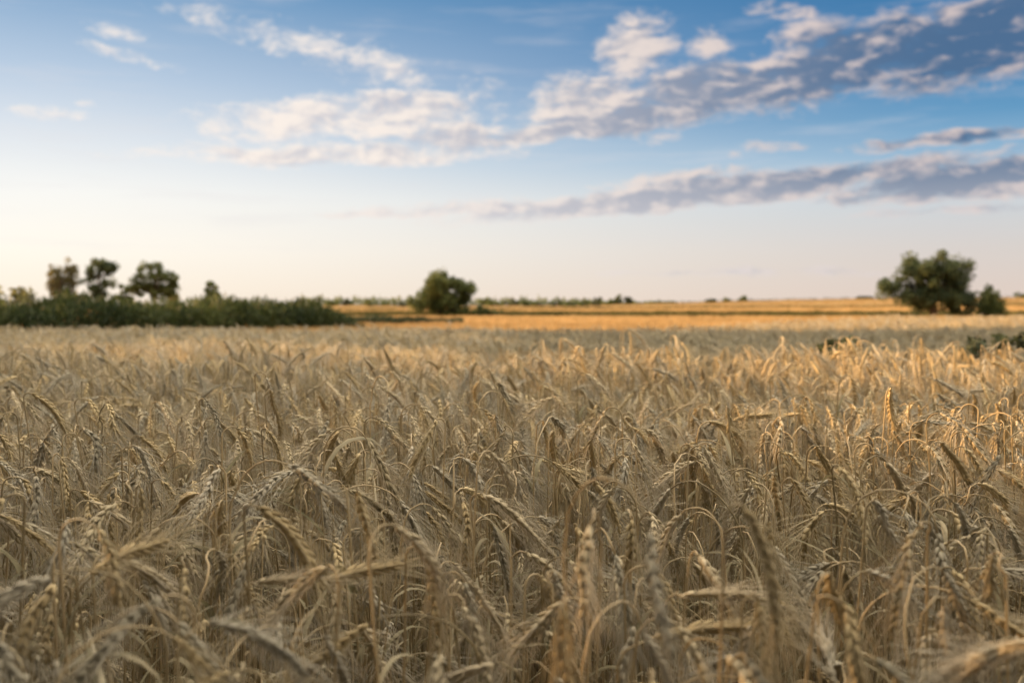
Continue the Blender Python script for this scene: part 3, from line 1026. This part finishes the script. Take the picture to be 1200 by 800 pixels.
def leaf_bank(name, A, B, width, h, n, leaf, m, label, seed, cat='hedge', spikes=0.12, hend=None, rough=1.0, taper=0.0, kind=None):
    """a hedge between two points: upright blades and sprays filling its depth, ragged top"""
    r = np.random.default_rng(seed)
    A, B = np.array(A), np.array(B)
    d = B - A
    L = np.linalg.norm(d)
    d = d / L
    nrm = np.array([-d[1], d[0]])
    t = r.uniform(0, L, n)
    o = r.uniform(-width / 2, width / 2, n)
    hh = h + (hend - h) * t / L if hend else np.full(n, h)
    if taper:
        hh = hh * (0.3 + 0.7 * sst(0, taper, L - t))
    top = hh * (1 + rough * (0.05 * np.sin(t * 0.8 + seed) + 0.05 * np.sin(t * 2.3) + 0.04 * np.sin(t * 5.1) + 0.06 * np.sin(t * 0.37 + 2 * seed) * np.sin(t * 1.31))) * (1 - 0.25 * (2 * np.abs(o) / width) ** 3)
    z = top * r.uniform(0, 1, n) ** 0.75
    sp = r.uniform(0, 1, n) < spikes
    z[sp] = top[sp] * r.uniform(0.95, 1.12, sp.sum())
    XY = A + d * t[:, None] + nrm * o[:, None]
    gzv = gz(XY[:, 0], XY[:, 1])
    C0 = np.concatenate((XY, (z + gzv)[:, None]), 1)
    u = r.normal(0, 0.55, (n, 3)) + np.array([0, 0, 0.5])
    u[sp] = r.normal(0, 0.2, (sp.sum(), 3)) + np.array([0, 0, 1.0])
    u /= np.linalg.norm(u, axis=1)[:, None]
    v = np.cross(u, r.normal(0, 1, (n, 3)))
    v /= np.linalg.norm(v, axis=1)[:, None]
    s = leaf * r.uniform(0.6, 1.4, n)[:, None]
    V = np.stack((C0 - u * s, C0 + v * s * 0.28, C0 + u * s, C0 - v * s * 0.28), 1)
    V[:, :, 2] = np.maximum(V[:, :, 2], (gzv + 0.01)[:, None])
    b = np.arange(n) * 4
    Fc = [(q, q + 1, q + 2) for q in b] + [(q, q + 2, q + 3) for q in b]
    tone = np.clip(0.5 + 0.22 * np.sin(t * 0.5 + 1) + 0.15 * np.sin(t * 1.7) + r.normal(0, 0.2, n), 0, 1)
    root = empty(name, (A[0], A[1], float(gz(A[0], A[1]))))
    tag(root, label, None if kind else cat, None, kind)
    org = np.array(root.location)
    mesh_obj('foliage', V.reshape(-1, 3) - org, Fc, m, parent=root, smooth=False, attrs={'tone': ('POINT', 'FLOAT', np.repeat(tone, 4))})
    st = MB()
    for k in range(int(L / 0.9)):
        q = A + d * (k + r.uniform(0, 1)) * 0.9 + nrm * r.uniform(-width / 3, width / 3)
        z0 = float(gz(q[0], q[1]))
        hk = (h + (hend - h) * k * 0.9 / L if hend else h) * r.uniform(0.6, 0.9)
        st.tube([(q[0], q[1], z0 - 0.05), (q[0] + r.normal(0, .05), q[1] + r.normal(0, .05), z0 + hk * 0.5), (q[0] + r.normal(0, .12), q[1] + r.normal(0, .12), z0 + hk)], [0.03, 0.022, 0.01], 4)
    mesh_obj('stems', st.verts() - org, st.F, M_BARK, parent=root)
    return root


leaf_bank('hedge', HEDGE_A, HEDGE_B, 4.0, 1.62, 42000, 0.15, M_MAIZE, 'long dark green hedge behind the crop at left, ragged top', 41, hend=1.54, rough=1.6, taper=3.0)
leaf_bank('low_hedge', (-12.6, 68.0), (-3.4, 69.0), 2.6, 0.72, 8000, 0.12, M_WEED, 'low dark green bank of weeds right of the hedge end', 43, hend=0.5)
make_tree('reed_bush', place(15, 44), [(0, 0, 1.55, 1.6, 0.8, 0.7), (-1.6, 0, 1.55, 1.2, 0.8, 0.75)], 26, 900, 0.14, M_YEL, 0.04, 'wispy yellow bush poking above the far left end of the hedge', 'bush', None, 44, (0.25, 0.5), trunk_top=2.0)
leaf_bank('far_woods', (-90.0, 425.0), (66.0, 432.0), 10.0, 3.2, 12000, 0.5, M_OAK, 'thin dark line of far woods along the horizon', 45, rough=3.5, kind='stuff', taper=60)
leaf_bank('far_woods', (60.0, 434.0), (240.0, 438.0), 6.0, 0.9, 3000, 0.4, M_WEED, 'very thin dark line of scrub along the crest of the rise', 46, rough=4.0, kind='stuff')
# weeds in the gap
make_tree('weed_bush', place(990, 8.9), [(0, 0, 0.66, 0.12, 0.2, 0.50), (0.09, 0, 0.55, 0.13, 0.2, 0.45), (-0.1, 0, 0.5, 0.12, 0.2, 0.42)], 40, 3200, 0.035, M_WEED, 0.012, 'dark green weed bush in the gap right of centre, smaller of two', 'weed', 'weed bushes in the crop', 51, (0.05, 0.10), trunk_top=0.8, grow=1.34)
make_tree('weed_bush', place(1156, 9.1), [(0, 0, 0.66, 0.26, 0.22, 0.5), (0.22, 0, 0.6, 0.2, 0.2, 0.5), (-0.22, 0, 0.55, 0.2, 0.2, 0.45)], 50, 4200, 0.035, M_WEED, 0.012, 'wider dark green weed bush in the gap near the right edge', 'weed', 'weed bushes in the crop', 52, (0.06, 0.12), trunk_top=0.8, grow=1.22)

# the hedge and trees beyond the left edge, which shade the near field
leaf_bank('boundary_hedge', (-14.5, -14.0), (-14.5, 9.6), 2.0, 3.97, 30000, 0.16, M_MAIZE, 'tall hedge along the left side of the grain field', 61)
leaf_bank('boundary_hedge', (-14.5, 10.0), (-14.5, 16.5), 1.8, 2.4, 6500, 0.16, M_MAIZE, 'lower hedge continuing past the tall hedge', 62)
for k, (bx, by, bh) in enumerate([(-19.5, 19.0, 1.0), (-19.0, 22.2, 1.1), (-20.0, 25.6, 0.95), (-20.5, 28.8, 1.0)]):
    make_tree('unseen_shade_tree', (bx, by, 0), [(0, 0, 5.6 * bh, 2.0, 2.0, 3.2 * bh), (0, 0.6, 2.6 * bh, 2.0, 2.0, 2.4 * bh)], 70, 8000, 0.17, M_OAK, 0.25,
              ['round tree beyond the end of the low hedge', 'tallest tree of the row past the low hedge', 'lowest tree of the row past the low hedge', 'last tree of the row past the low hedge'][k], 'tree', 'trees past the low hedge', 62 + k)

# unseen trees added behind the camera to keep sky light off the nearest stalks
make_tree('unseen_shade_tree', (-4.6, -1.9, 0), [(0, 0, 5.6, 3.6, 3.0, 2.6), (0.5, 0, 3.0, 2.6, 2.4, 1.4)], 90, 9000, 0.2, M_OAK, 0.3, 'unseen broad tree added at near left to shade the nearest stalks', 'tree', None, 91, grow=1.2)
make_tree('unseen_shade_tree', (5.5, -6.5, 0), [(0, 0, 5.2, 3.2, 3.0, 2.6), (0, 0, 2.6, 2.4, 2.4, 1.4)], 80, 8000, 0.2, M_OAK, 0.3, 'unseen broad tree added at near right to shade the nearest stalks', 'tree', None, 92, grow=1.2)
make_tree('unseen_shade_tree', (-0.6, -3.5, 0), [(0, 0, 6.2, 3.2, 2.6, 2.6), (0, 0, 3.6, 2.4, 2.2, 1.2)], 90, 9000, 0.2, M_OAK, 0.3, 'unseen broad tree added between the other two to shade the nearest stalks', 'tree', None, 93, grow=1.2)
